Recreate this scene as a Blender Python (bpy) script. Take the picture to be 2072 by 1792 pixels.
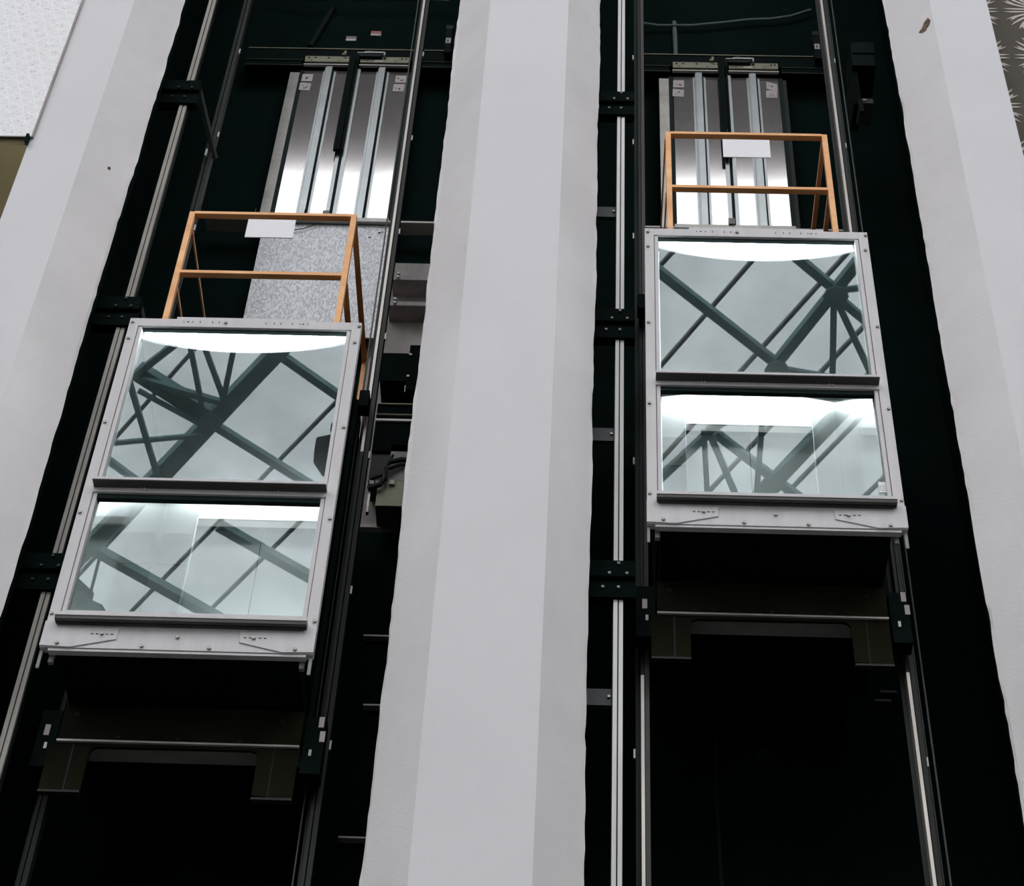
import bpy, bmesh, math, random
from mathutils import Vector, Matrix
random.seed(7)
for o in list(bpy.data.objects):
    bpy.data.objects.remove(o)
S = bpy.context.scene
C = S.collection

# ------------------------------------------------------------------ camera
cd = bpy.data.cameras.new('camera')
cd.sensor_width = 36.0
cd.lens = 4200.0 * 36.0 / 2072.0
cd.clip_start, cd.clip_end = 0.05, 300
cam = bpy.data.objects.new('camera', cd)
C.objects.link(cam)
yaw, pitch, roll = math.radians(-2.987), math.radians(47.08), math.radians(3.506)
fwd = Vector((math.sin(yaw) * math.cos(pitch), math.cos(yaw) * math.cos(pitch), math.sin(pitch)))
r0 = Vector((math.cos(yaw), -math.sin(yaw), 0))
u0 = r0.cross(fwd)
rt = r0 * math.cos(roll) + u0 * math.sin(roll)
up = u0 * math.cos(roll) - r0 * math.sin(roll)
M3 = Matrix((rt, up, -fwd)).transposed()
cam.matrix_world = Matrix.Translation((0, 0, 1.6)) @ M3.to_4x4()
S.camera = cam

# ------------------------------------------------------------------ daylight: an even overcast sky above the glazed roof
w = bpy.data.worlds.new('overcast')
S.world = w
w.use_nodes = True
bg = w.node_tree.nodes['Background']
bg.inputs[0].default_value = (1.0, 0.985, 0.985, 1)
bg.inputs[1].default_value = 9.0

S.view_settings.view_transform = 'Standard'
S.view_settings.look = 'None'
S.view_settings.gamma = 1.0
S.view_settings.use_curve_mapping = False
S.view_settings.exposure = 0.0
S.cycles.use_denoising = True
S.cycles.max_bounces = 10
S.cycles.transparent_max_bounces = 24
S.cycles.caustics_reflective = False

# ------------------------------------------------------------------ materials
def lin(r, g, b):
    f = lambda c: (c / 255) / 12.92 if c / 255 <= .04045 else ((c / 255 + .055) / 1.055) ** 2.4
    return (f(r), f(g), f(b), 1)

class NT:
    def __init__(s, m):
        s.t = m.node_tree; s.n = s.t.nodes; s.l = s.t.links
    def add(s, typ, **kw):
        nd = s.n.new(typ)
        for k, v in kw.items():
            if k in nd.inputs: nd.inputs[k].default_value = v
            else: setattr(nd, k, v)
        return nd
    def link(s, a, b): s.l.new(a, b)

def mat(name, col, rough=.6, metal=0., var=.12, scale=8., bump=0., bscale=60., stretch=(1, 1, 1), spec=.5, tint=None):
    m = bpy.data.materials.new(name); m.use_nodes = True
    t = NT(m); p = t.n['Principled BSDF']
    tc = t.add('ShaderNodeTexCoord')
    mp = t.add('ShaderNodeMapping'); mp.inputs['Scale'].default_value = stretch
    t.link(tc.outputs['Object'], mp.inputs['Vector'])
    ns = t.add('ShaderNodeTexNoise', Scale=scale, Detail=6.0, Roughness=.6)
    t.link(mp.outputs[0], ns.inputs['Vector'])
    cr = t.add('ShaderNodeValToRGB')
    k = tint or col
    cr.color_ramp.elements[0].color = tuple(max(0, c * (1 - var)) for c in k[:3]) + (1,)
    cr.color_ramp.elements[1].color = tuple(min(1, c * (1 + var)) for c in col[:3]) + (1,)
    cr.color_ramp.elements[0].position = .3; cr.color_ramp.elements[1].position = .7
    t.link(ns.outputs['Fac'], cr.inputs[0]); t.link(cr.outputs[0], p.inputs['Base Color'])
    p.inputs['Roughness'].default_value = rough
    p.inputs['Metallic'].default_value = metal
    p.inputs['Specular IOR Level'].default_value = spec
    if bump:
        n2 = t.add('ShaderNodeTexNoise', Scale=bscale, Detail=4.0)
        t.link(mp.outputs[0], n2.inputs['Vector'])
        b = t.add('ShaderNodeBump', Strength=bump, Distance=.01)
        t.link(n2.outputs['Fac'], b.inputs['Height']); t.link(b.outputs[0], p.inputs['Normal'])
    return m

M = {}
M['plaster'] = mat('white_plaster', (.75, .75, .775, 1), .9, var=.025, scale=1.2, bump=.12, bscale=90, spec=.2)
M['reveal'] = mat('shade_offset_reveal_plaster', (.80, .785, .785, 1), .92, var=.05, scale=1.5, bump=.12, bscale=60, spec=.2)  # warmer plaster, also painted paler to offset the shade on the splay
M['floor'] = mat('stone_floor', (.07, .068, .065, 1), .5, var=.1, scale=2)
M['atrium'] = mat('atrium_paint', (.76, .76, .75, 1), .9, var=.04, scale=1)
M['soffit'] = mat('roof_soffit_paint', (.09, .085, .085, 1), .9)
M['black'] = mat('black_shaft_paint', (.0004, .0080, .0068, 1), .85, var=.3, scale=3, spec=.08)
M['dark_steel'] = mat('dark_painted_steel', (.001, .006, .005, 1), .7, var=.2, spec=.06)
M['rail_steel'] = mat('dark_guide_rail_steel', (.014, .018, .0155, 1), .55, .15, var=.25, scale=4, stretch=(1, 1, .2), spec=.3)
M['rail_bright'] = mat('lit_tone_rail_edge', (.42, .40, .36, 1), .35, .5, var=.3, scale=5, stretch=(1, 1, .15))  # rail lengths that catch light, that light put into the pale colour
M['galv_rail'] = mat('pale_galvanised_rail', (.80, .80, .79, 1), .6, .0, var=.12, scale=5, stretch=(1, 1, .2))
M['grey_rail'] = mat('dull_galvanised_rail', (.36, .345, .31, 1), .6, .0, var=.22, scale=6, stretch=(1, 1, .2))
M['frame'] = mat('brushed_aluminium', (.635, .62, .628, 1), .6, .0, var=.07, scale=5, stretch=(3, 3, .5), bump=.05, bscale=120)
M['frame_dark'] = mat('brown_black_and_ledge_shade', (.055, .05, .045, 1), .6, var=.2, scale=4)  # brown-black steel; also paints the shade under the car ledges
M['gasket'] = mat('black_rubber_gasket', (.008, .02, .02, 1), .7, spec=.2)
M['bolt'] = mat('zinc_bolt', (.22, .22, .20, 1), .35, .7, var=.1)
M['slot'] = mat('dark_slot', (.03, .03, .03, 1), .8)
M['orange'] = mat('orange_varnished_bar', lin(252, 192, 134), .5, var=.1, scale=6, tint=lin(244, 168, 104), stretch=(.4, 1, 1))
M['white'] = mat('white_sign_board', (.90, .90, .93, 1), .6, var=.015)
M['paper'] = mat('paper_label', (.62, .56, .56, 1), .8, var=.04)
M['ink'] = mat('ink', (.05, .05, .05, 1), .8)
M['lining'] = mat('pale_steel_lining', (.42, .45, .45, 1), .5, var=.04, scale=2)
M['mirror'] = mat('polished_steel_lining', (.62, .65, .65, 1), .10, .95, var=.03, scale=2)
M['door_steel'] = mat('satin_car_door_steel', (.52, .55, .55, 1), .36, .6, var=.03, scale=2)
M['ceil_panel'] = mat('grey_ceiling_panel', (.10, .115, .12, 1), .5)
M['carfloor'] = mat('car_floor_vinyl', (.12, .12, .11, 1), .5)
M['olive'] = mat('olive_brown_primer', (.0115, .0125, .0062, 1), .85, var=.25, scale=4, spec=.06)
M['steel_door'] = mat('brushed_steel_door_skin', (.76, .74, .74, 1), .085, .96, var=.04, scale=3, stretch=(1, 1, 6))
M['steel_rib'] = mat('grey_zinc_stiffener', (.36, .39, .395, 1), .26, .88, var=.08, scale=5)
M['olive_plate'] = mat('olive_hanger_plate', (.27, .27, .19, 1), .6, .2, var=.2, scale=6)
M['jamb'] = mat('dull_zinc_jamb', (.34, .335, .31, 1), .33, .8, var=.25, scale=4)
M['lintel'] = mat('dark_green_lintel', (.002, .0078, .0066, 1), .7, var=.3, spec=.06)
M['edge'] = mat('bare_steel_edge', (.5, .5, .47, 1), .45, .3, var=.1)
M['concrete'] = mat('dark_brown_concrete', (.40, .365, .355, 1), .9, var=.28, scale=5, bump=.3, stretch=(1, 1, .4))
M['box_grey'] = mat('grey_enclosure', (.22, .23, .21, 1), .6, var=.15)
M['box_teal'] = mat('dull_teal_box', (.007, .014, .0135, 1), .75, var=.15, spec=.1)
M['teal_plate'] = mat('dull_grey_plate', (.028, .036, .036, 1), .6, var=.2)
M['cable'] = mat('black_cable', (.004, .008, .008, 1), .6)
M['conduit'] = mat('grey_green_conduit', (.13, .17, .165, 1), .7)
M['red'] = mat('red_label', (.5, .14, .16, 1), .7)
M['truss'] = mat('grey_green_truss_paint', (.25, .39, .38, 1), .7, var=.2, scale=1.5)
M['purlin'] = mat('grey_purlin', (.20, .21, .22, 1), .7)
M['olive_wall'] = mat('olive_soffit_paint', (.11, .09, .038, 1), .9, var=.25, scale=1.2)
M['rope'] = mat('steel_rope', (.07, .075, .06, 1), .6, .1)
M['chip'] = mat('brown_plaster_break', lin(120, 98, 82), .95, var=.6, scale=30, tint=lin(52, 46, 42))
M['screen'] = mat('dark_brown_screen', lin(78, 72, 61), .8, var=.12, scale=3)
M['leaf'] = mat('pale_leaf_relief', lin(196, 190, 182), .8, var=.06)
M['bracket'] = mat('black_bracket_steel', (.0006, .0045, .004, 1), .8, var=.2, spec=.05)

def zinc():
    m = bpy.data.materials.new('spangled_zinc_sheet'); m.use_nodes = True
    t = NT(m); p = t.n['Principled BSDF']
    tc = t.add('ShaderNodeTexCoord'); mp = t.add('ShaderNodeMapping')
    mp.inputs['Scale'].default_value = (1, 1, .35)
    t.link(tc.outputs['Object'], mp.inputs['Vector'])
    v = t.add('ShaderNodeTexVoronoi', Scale=120.0); t.link(mp.outputs[0], v.inputs['Vector'])
    v2 = t.add('ShaderNodeTexNoise', Scale=3.0, Detail=5.0); t.link(mp.outputs[0], v2.inputs['Vector'])
    cr = t.add('ShaderNodeValToRGB')
    cr.color_ramp.elements[0].color = (.52, .54, .56, 1); cr.color_ramp.elements[0].position = .1
    cr.color_ramp.elements[1].color = (.95, .97, 1, 1); cr.color_ramp.elements[1].position = .8
    sp = t.add('ShaderNodeSeparateColor'); t.link(v.outputs['Color'], sp.inputs[0])
    mx = t.add('ShaderNodeMath', operation='MULTIPLY_ADD'); mx.inputs[1].default_value = .75
    sc = t.add('ShaderNodeMath', operation='MULTIPLY'); sc.inputs[1].default_value = .3
    t.link(v2.outputs['Fac'], sc.inputs[0]); t.link(sp.outputs[0], mx.inputs[0]); t.link(sc.outputs[0], mx.inputs[2])
    t.link(mx.outputs[0], cr.inputs[0]); t.link(cr.outputs[0], p.inputs['Base Color'])
    p.inputs['Roughness'].default_value = .6; p.inputs['Metallic'].default_value = .2
    return m
M['zinc'] = zinc()

def glass(name, tint, k0, k1):
    m = bpy.data.materials.new(name); m.use_nodes = True
    t = NT(m); out = t.n['Material Output']; t.n.remove(t.n['Principled BSDF'])
    tr = t.add('ShaderNodeBsdfTransparent', Color=tint)
    gl = t.add('ShaderNodeBsdfGlossy', Roughness=0.0, Color=(.90, .99, 1, 1))
    lw = t.add('ShaderNodeLayerWeight', Blend=.5)
    pw = t.add('ShaderNodeMath', operation='POWER'); pw.inputs[1].default_value = 4.0
    ma = t.add('ShaderNodeMath', operation='MULTIPLY_ADD'); ma.inputs[1].default_value = k1; ma.inputs[2].default_value = k0
    t.link(lw.outputs['Facing'], pw.inputs[0]); t.link(pw.outputs[0], ma.inputs[0])
    mx = t.add('ShaderNodeMixShader')
    t.link(ma.outputs[0], mx.inputs[0]); t.link(tr.outputs[0], mx.inputs[1]); t.link(gl.outputs[0], mx.inputs[2])
    t.link(mx.outputs[0], out.inputs['Surface'])
    return m
M['glass'] = glass('coated_lift_glass', (.93, .965, .96, 1), .075, .55)

def roofpane():
    m = bpy.data.materials.new('milky_roof_sheet'); m.use_nodes = True
    t = NT(m); out = t.n['Material Output']; t.n.remove(t.n['Principled BSDF'])
    tc = t.add('ShaderNodeTexCoord')
    ns = t.add('ShaderNodeTexNoise', Scale=.55, Detail=4.0); t.link(tc.outputs['Object'], ns.inputs['Vector'])
    cr = t.add('ShaderNodeValToRGB')
    cr.color_ramp.elements[0].color = (.50, .505, .515, 1); cr.color_ramp.elements[0].position = .3
    cr.color_ramp.elements[1].color = (.59, .595, .605, 1); cr.color_ramp.elements[1].position = .7
    t.link(ns.outputs['Fac'], cr.inputs[0])
    tr = t.add('ShaderNodeBsdfTransparent'); t.link(cr.outputs[0], tr.inputs['Color'])
    t.link(tr.outputs[0], out.inputs['Surface'])
    return m
M['pane'] = roofpane()

def emit(name, col, s):
    m = bpy.data.materials.new(name); m.use_nodes = True
    t = NT(m); out = t.n['Material Output']; t.n.remove(t.n['Principled BSDF'])
    e = t.add('ShaderNodeEmission', Color=col, Strength=s); t.link(e.outputs[0], out.inputs['Surface'])
    return m
M['light'] = emit('lift_ceiling_light', (.97, 1, 1, 1), 36.0)

def embossed():
    m = bpy.data.materials.new('embossed_white_cladding'); m.use_nodes = True
    t = NT(m); p = t.n['Principled BSDF']
    p.inputs['Base Color'].default_value = (.86, .87, .89, 1); p.inputs['Roughness'].default_value = .55
    tc = t.add('ShaderNodeTexCoord')
    nz = t.add('ShaderNodeTexNoise', Scale=9.0, Detail=2.0); t.link(tc.outputs['Object'], nz.inputs['Vector'])
    sep = t.add('ShaderNodeSeparateXYZ'); t.link(tc.outputs['Object'], sep.inputs[0])
    hs = []
    for ang in (18, 78, 138, 48, 108):
        a, b = math.cos(math.radians(ang)), math.sin(math.radians(ang))
        m1 = t.add('ShaderNodeMath', operation='MULTIPLY'); m1.inputs[1].default_value = a; t.link(sep.outputs[0], m1.inputs[0])
        m2 = t.add('ShaderNodeMath', operation='MULTIPLY_ADD'); m2.inputs[1].default_value = b
        t.link(sep.outputs[2], m2.inputs[0]); t.link(m1.outputs[0], m2.inputs[2])
        m3 = t.add('ShaderNodeMath', operation='MULTIPLY_ADD'); m3.inputs[1].default_value = .035
        t.link(nz.outputs['Fac'], m3.inputs[0]); t.link(m2.outputs[0], m3.inputs[2])
        m4 = t.add('ShaderNodeMath', operation='MULTIPLY'); m4.inputs[1].default_value = math.pi / .085; t.link(m3.outputs[0], m4.inputs[0])
        m5 = t.add('ShaderNodeMath', operation='SINE'); t.link(m4.outputs[0], m5.inputs[0])
        m6 = t.add('ShaderNodeMath', operation='ABSOLUTE'); t.link(m5.outputs[0], m6.inputs[0])
        m7 = t.add('ShaderNodeMath', operation='LESS_THAN'); m7.inputs[1].default_value = .16; t.link(m6.outputs[0], m7.inputs[0])
        hs.append(m7)
    acc = hs[0].outputs[0]
    for h in hs[1:]:
        mx = t.add('ShaderNodeMath', operation='MAXIMUM'); t.link(acc, mx.inputs[0]); t.link(h.outputs[0], mx.inputs[1]); acc = mx.outputs[0]
    v = t.add('ShaderNodeTexVoronoi', Scale=22.0); t.link(tc.outputs['Object'], v.inputs['Vector'])
    lt = t.add('ShaderNodeMath', operation='LESS_THAN'); lt.inputs[1].default_value = .2; t.link(v.outputs['Distance'], lt.inputs[0])
    sb = t.add('ShaderNodeMath', operation='SUBTRACT'); t.link(acc, sb.inputs[0]); t.link(lt.outputs[0], sb.inputs[1])
    cr = t.add('ShaderNodeValToRGB'); ma = t.add('ShaderNodeMath', operation='MULTIPLY_ADD'); ma.inputs[1].default_value = .5; ma.inputs[2].default_value = .5
    t.link(sb.outputs[0], ma.inputs[0]); t.link(ma.outputs[0], cr.inputs[0])
    e = cr.color_ramp.elements; e[0].position = 0.; e[0].color = (.66, .66, .68, 1); e[1].position = 1.; e[1].color = (.97, .975, .99, 1)
    k = e.new(.5); k.color = (.87, .87, .895, 1)
    t.link(cr.outputs[0], p.inputs['Base Color'])
    b = t.add('ShaderNodeBump', Strength=.8, Distance=.012); t.link(sb.outputs[0], b.inputs['Height']); t.link(b.outputs[0], p.inputs['Normal'])
    return m
M['emboss'] = embossed()

# ------------------------------------------------------------------ mesh helpers
def box(bm, x0, x1, y0, y1, z0, z1):
    v = [bm.verts.new(p) for p in ((x0, y0, z0), (x1, y0, z0), (x1, y1, z0), (x0, y1, z0), (x0, y0, z1), (x1, y0, z1), (x1, y1, z1), (x0, y1, z1))]
    for f in ((0, 3, 2, 1), (4, 5, 6, 7), (0, 1, 5, 4), (1, 2, 6, 5), (2, 3, 7, 6), (3, 0, 4, 7)):
        bm.faces.new([v[i] for i in f])

def prism(bm, pts, y0, y1):
    """polygon in x,z extruded along y"""
    a = [bm.verts.new((x, y0, z)) for x, z in pts]
    b = [bm.verts.new((x, y1, z)) for x, z in pts]
    n = len(pts)
    bm.faces.new(a); bm.faces.new(b[::-1])
    for i in range(n):
        j = (i + 1) % n
        bm.faces.new((a[j], a[i], b[i], b[j]))
    bmesh.ops.recalc_face_normals(bm, faces=bm.faces[:])

def flat(bm, pts, z0, z1):
    """polygon in x,y extruded along z"""
    a = [bm.verts.new((x, y, z0)) for x, y in pts]
    b = [bm.verts.new((x, y, z1)) for x, y in pts]
    n = len(pts)
    bm.faces.new(a); bm.faces.new(b[::-1])
    for i in range(n):
        j = (i + 1) % n
        bm.faces.new((a[j], a[i], b[i], b[j]))
    bmesh.ops.recalc_face_normals(bm, faces=bm.faces[:])

def tube(bm, pts, r, n=8):
    pts = [Vector(p) for p in pts]; rings = []
    for i, p in enumerate(pts):
        d = (pts[min(i + 1, len(pts) - 1)] - pts[max(i - 1, 0)]).normalized()
        s = d.cross(Vector((0, 0, 1)) if abs(d.z) < .9 else Vector((0, 1, 0))).normalized(); q = s.cross(d)
        rings.append([bm.verts.new(p + (s * math.cos(2 * math.pi * k / n) + q * math.sin(2 * math.pi * k / n)) * r) for k in range(n)])
    for a, b in zip(rings, rings[1:]):
        for k in range(n):
            bm.faces.new((a[k], a[(k + 1) % n], b[(k + 1) % n], b[k]))
    bm.faces.new(rings[0][::-1]); bm.faces.new(rings[-1])
    bmesh.ops.recalc_face_normals(bm, faces=bm.faces[:])

def beam(bm, A, B, w, h):
    """rectangular bar from A to B, w across, h in the vertical"""
    A, B = Vector(A), Vector(B); d = (B - A).normalized()
    s = d.cross(Vector((0, 0, 1)))
    s = s.normalized() if s.length > 1e-4 else Vector((1, 0, 0))
    u = s.cross(d).normalized()
    v = []
    for P in (A, B):
        for a, b in ((-1, -1), (1, -1), (1, 1), (-1, 1)):
            v.append(bm.verts.new(P + s * a * w / 2 + u * b * h / 2))
    for f in ((0, 1, 2, 3), (7, 6, 5, 4), (0, 4, 5, 1), (1, 5, 6, 2), (2, 6, 7, 3), (3, 7, 4, 0)):
        bm.faces.new([v[i] for i in f])
    bmesh.ops.recalc_face_normals(bm, faces=bm.faces[:])

def disc(bm, x, z, y0, y1, r, n=10):
    prism(bm, [(x + r * math.cos(2 * math.pi * k / n), z + r * math.sin(2 * math.pi * k / n)) for k in range(n)], y0, y1)

def obj(name, bm, m, parent=None, label=None, bevel=0, kind=None):
    me = bpy.data.meshes.new(name); bm.to_mesh(me); bm.free()
    me.materials.append(M[m] if isinstance(m, str) else m)
    o = bpy.data.objects.new(name, me); C.objects.link(o)
    if parent is not None: o.parent = parent
    if label: o['label'] = label
    if kind: o['kind'] = kind
    if bevel:
        b = o.modifiers.new('bevel', 'BEVEL'); b.width = bevel; b.segments = 2; b.limit_method = 'ANGLE'
    return o

def B(name, m, parent, *xyz, label=None, bevel=0, kind=None):
    bm = bmesh.new()
    for c in ([xyz] if not isinstance(xyz[0], (tuple, list)) else xyz): box(bm, *c)
    return obj(name, bm, m, parent, label, bevel, kind)

def thing(name, loc, label, cat, group=None):
    e = bpy.data.objects.new(name, None); e.empty_display_size = .2; C.objects.link(e)
    e.location = loc; tag(e, label, cat, group); return e

def tag(o, label, cat, group=None):
    o['label'] = label; o['category'] = cat
    if group: o['group'] = group
    return o

def st(name, m, *xyz, label=None):
    o = B(name, m, None, *xyz); o['kind'] = 'structure'
    if label: o['label'] = label
    return o

# ------------------------------------------------------------------ setting: atrium shell
ZR = 33.2
st('floor', 'floor', (-30, 28, -34, 12, -.2, 0))
st('wall_rear', 'atrium', (-30, 28, -34.3, -34, 0, ZR))
st('wall_west', 'atrium', (-30.3, -30, -34, 12, 0, ZR))
st('wall_east', 'atrium', (28, 28.3, -34, 12, 0, ZR))
st('ceiling', 'soffit', (-30.3, 28.3, -3.5, 12, ZR, ZR + .4))

# glazed roof: milky sheets between slightly fanned purlins
win = bpy.data.objects.new('window_1', None); C.objects.link(win); win['kind'] = 'structure'
win['label'] = 'milky glazed roof over the hall, seen mirrored in the lift glass'
xs = [-48.0, -46.2, -44.4, -42.6, -40.8, -39, -37.2, -35.4, -33.6, -31.8, -30, -28.2, -26.4, -24.6, -22.8, -21, -19.2, -17.4, -15.6, -13.6, -11.7, -9.85, -8.07, -6.2, -4.27, -2.56, -.45, 1.4, 3.05, 4.62,
      6.25, 7.9, 9.5, 11.1, 12.7, 14.3, 15.9, 17.5, 19.1, 20.7, 22.3, 23.9, 25.5, 27.1, 28.7, 30.3, 32, 33.6, 35.2, 36.8, 38.4, 40, 41.6, 43.2]
def slope(x): return 1 / math.tan(math.radians(52 + 7 * min(1, max(0, (x + 2.5) / 4.0))))
def px_at(x, y): return x + (y + 11) * slope(x)
Y0, Y1 = -3.5, -34.2
for i, x in enumerate(xs):
    a, b = (px_at(x, Y0), Y0), (px_at(x, Y1), Y1)
    if min(a[0], b[0]) < 28 and max(a[0], b[0]) > -30:
        bm = bmesh.new(); beam(bm, (a[0], a[1], 33.0), (b[0], b[1], 33.0), .07, .08)
        obj('purlin', bm, 'purlin', win)
    if i + 1 < len(xs):
        x2 = xs[i + 1]
        a2, b2 = (px_at(x2, Y0), Y0), (px_at(x2, Y1), Y1)
        bm = bmesh.new(); flat(bm, [a, a2, b2, b], 33.11, 33.12)
        o = obj('pane', bm, 'pane', win)

# steel roof truss under the glazing
tr = thing('roof_truss', (-2, -11, 32), 'dark steel roof truss mirrored in the glass fronts of the lifts', 'roof truss')
tr.location = (0, 0, 0)
def tb(name, a, b, wd, z=32.0):
    bm = bmesh.new(); beam(bm, (a[0], a[1], z), (b[0], b[1], z), wd, wd * .8); return obj(name, bm, 'truss', tr)
def ext(a, b, e0=0., e1=0.):
    A, Bv = Vector(a), Vector(b); d = (Bv - A).normalized()
    return tuple(A - d * e0), tuple(Bv + d * e1)
tb('chord', *ext((-8.68, -13.21), (-5.95, -9.83), 4.6, .2), .32)
tb('chord', *ext((-8.77, -10.61), (-5.79, -13.26), .6, 1.0), .17, 31.95)
tb('chord', *ext((-6.05, -9.83), (-4.83, -11.0), .2, 4.0), .17, 31.95)
tb('chord', (-8.77, -10.41), (-7.40, -11.62), .24, 32.02)
for a, b, wd in [((-8.77, -10.41), (-7.9, -9.6), .13), ((-7.65, -9.5), (-7.57, -11.55), .10), ((-7.4, -9.5), (-7.12, -11.1), .10), ((-6.75, -9.5), (-7.16, -11.1), .11),
                 ((-8.80, -10.85), (-7.55, -11.8), .09), ((-8.95, -10.6), (-8.70, -13.3), .11), ((-9.6, -12.3), (-7.68, -12.0), .09), ((-9.8, -12.6), (-9.0, -13.5), .14),
                 ((-7.1, -11.15), (-8.7, -10.55), .13)]:
    tb('brace', a, b, wd, 31.85)
tb('chord', *ext((-10.47, -15.37), (-8.06, -17.44), 2.0, 2.0), .24, 31.95)
tb('chord', *ext((-7.40, -14.85), (-5.7, -16.26), .3, 3.0), .22, 31.95)
tb('chord', *ext((1.28, -7.74), (3.68, -9.98), 3.0, .1), .18)
tb('chord', *ext((3.61, -9.93), (4.9, -7.45), .1, 2.5), .20)
tb('chord', *ext((3.62, -7.2), (4.6, -8.13), 1.5, .1), .17)
tb('chord', *ext((2.7, -11.9), (4.07, -13.21), .2, 2.5), .17)
tb('chord', *ext((3.62, -13.4), (5.52, -10.19), .8, 3.0), .27)
for a, b, wd in [((4.5, -8.03), (5.6, -7.82), .10), ((4.55, -8.12), (5.9, -9.4), .15), ((4.53, -8.1), (4.73, -10.5), .115), ((4.55, -8.15), (5.6, -10.4), .115), ((3.7, -9.93), (5.6, -10.3), .09),
                 ((1.2, -13.35), (2.45, -11.6), .16), ((2.32, -11.6), (2.52, -13.7), .11), ((2.45, -11.7), (3.2, -13.7), .12), ((3.44, -11.0), (3.48, -13.5), .11), ((3.6, -13.1), (5.0, -11.0), .16),
                 ((2.4, -11.6), (3.2, -10.9), .14), ((4.9, -10.6), (3.9, -10.4), .12), ((5.0, -10.8), (4.0, -11.3), .11)]:
    tb('brace', a, b, wd, 31.87)
for x, y in ((-7.45, -11.62), (3.62, -9.95), (4.56, -8.1), (3.75, -13.0)):
    bm = bmesh.new(); flat(bm, [(x + .24 * math.cos(k * math.pi / 4), y + .24 * math.sin(k * math.pi / 4)) for k in range(8)], 31.8, 31.84)
    obj('node_plate', bm, 'truss', tr)
# two unidentified dark fixtures beneath the roof (only their dark mirror images show)
def hung_fixture(x, y, rz, label, sc_=1.0):
    f = thing('fixture', (x, y, 31.2), label, 'fixture', 'dark fixtures under the glazed roof')
    f.rotation_euler = (0, 0, rz); f.scale = (sc_, sc_, 1)
    bm = bmesh.new(); flat(bm, [(-.34, -.5), (.22, -.42), (.34, 0), (.16, .34), (-.28, .30), (-.42, -.1)], -.18, .16); obj('housing', bm, 'dark_steel', f, bevel=.04)
    bm = bmesh.new(); flat(bm, [(.1, .25), (.42, .3), (.4, .72), (.12, .66)], -.12, .1); obj('side_box', bm, 'dark_steel', f, bevel=.03)
    B('hanger', 'dark_steel', f, -.018, .018, -.018, .018, .12, 1.8)
hung_fixture(-4.95, -11.75, .2, 'dark bulky fixture mirrored in the right edge of the left lift upper glass')
hung_fixture(-10.62, -16.75, .5, 'dark bulky fixture mirrored in the lower left corner of the left lift glass', 1.35)

# ------------------------------------------------------------------ front wall: three plastered piers with splayed reveals
def pier(name, xl, xr, left_edge, right_edge, seed):
    """front face between xl and xr at y 7.8; splays run back to the ragged opening edge at y 8.05"""
    rnd = random.Random(seed)
    zs = [0, 3, 5.5] + [6.2 + i * .075 for i in range(137)] + [18, 24, ZR]
    root = bpy.data.objects.new(name, None); C.objects.link(root); root['kind'] = 'structure'
    bm = bmesh.new()
    box(bm, xl, xr, 7.8, 7.95, 0, ZR)
    obj('front_face', bm, 'plaster', root, 'white plastered front face')
    for e, x0, s in ((left_edge, xl, -1), (right_edge, xr, 1)):
        if e is None: continue
        bm = bmesh.new(); rows = []
        wob = 0
        for z in zs:
            wob = wob * .85 + rnd.uniform(-.0032, .0032)
            if callable(x0): pass
            rows.append([bm.verts.new((x0, 7.8, z)), bm.verts.new((x0 + (e - x0) * .93, 7.8 + .25 * .93, z)), bm.verts.new((e + wob + rnd.uniform(-.0025, .0025), 8.05, z)), bm.verts.new((e - s * .02 + wob, 8.16, z)), bm.verts.new((x0, 8.16, z))])
        for a, b in zip(rows, rows[1:]):
            for k in range(4):
                bm.faces.new((a[k], a[k + 1], b[k + 1], b[k]))
        bmesh.ops.recalc_face_normals(bm, faces=bm.faces[:])
        # the return behind the edge gets its own material
        o = obj('splayed_reveal', bm, 'reveal', root, 'splayed reveal, paler plaster offsetting its shade, beside the shaft opening')
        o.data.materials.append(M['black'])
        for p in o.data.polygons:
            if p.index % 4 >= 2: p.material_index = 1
    return root
wl = pier('wall_left', -3.70, -3.315, None, -3.045, 1)
wc = pier('wall_center', -.755, -.195, -1.003, .036, 2)
wr = pier('wall_right', 2.385, 2.79, 2.118, None, 3)
wl['label'] = 'white plaster pier left of the left lift shaft'
wc['label'] = 'wide white plaster pier between the two lift shafts'
wr['label'] = 'white plaster pier right of the right lift shaft'
# broken plaster on the right pier splay and a nail hole on the left
def on_splay_r(x): return 8.05 - (x - 2.118) / (2.385 - 2.118) * .25
bm = bmesh.new()
pts = [(2.290, 14.56), (2.315, 14.60), (2.330, 14.655), (2.355, 14.68), (2.366, 14.62), (2.356, 14.57), (2.338, 14.545), (2.332, 14.52), (2.308, 14.525)]
pts = [(x, 14.425 + (z - 14.52) * .80) for x, z in pts]
f = [bm.verts.new((x, on_splay_r(x) - .006, z)) for x, z in pts]; b2 = [bm.verts.new((x, on_splay_r(x) + .01, z)) for x, z in pts]
bm.faces.new(f)
for i in range(len(pts)): bm.faces.new((f[i], b2[i], b2[(i + 1) % len(pts)], f[(i + 1) % len(pts)]))
bmesh.ops.recalc_face_normals(bm, faces=bm.faces[:])
obj('plaster_chip', bm, 'chip', wr, 'brown patch of broken plaster')
bm = bmesh.new(); bmesh.ops.create_icosphere(bm, subdivisions=1, radius=.012, matrix=Matrix.Translation((-3.17, 7.93, 12.70)))
obj('nail_hole', bm, 'chip', wl, 'small dark nail hole')

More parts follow.
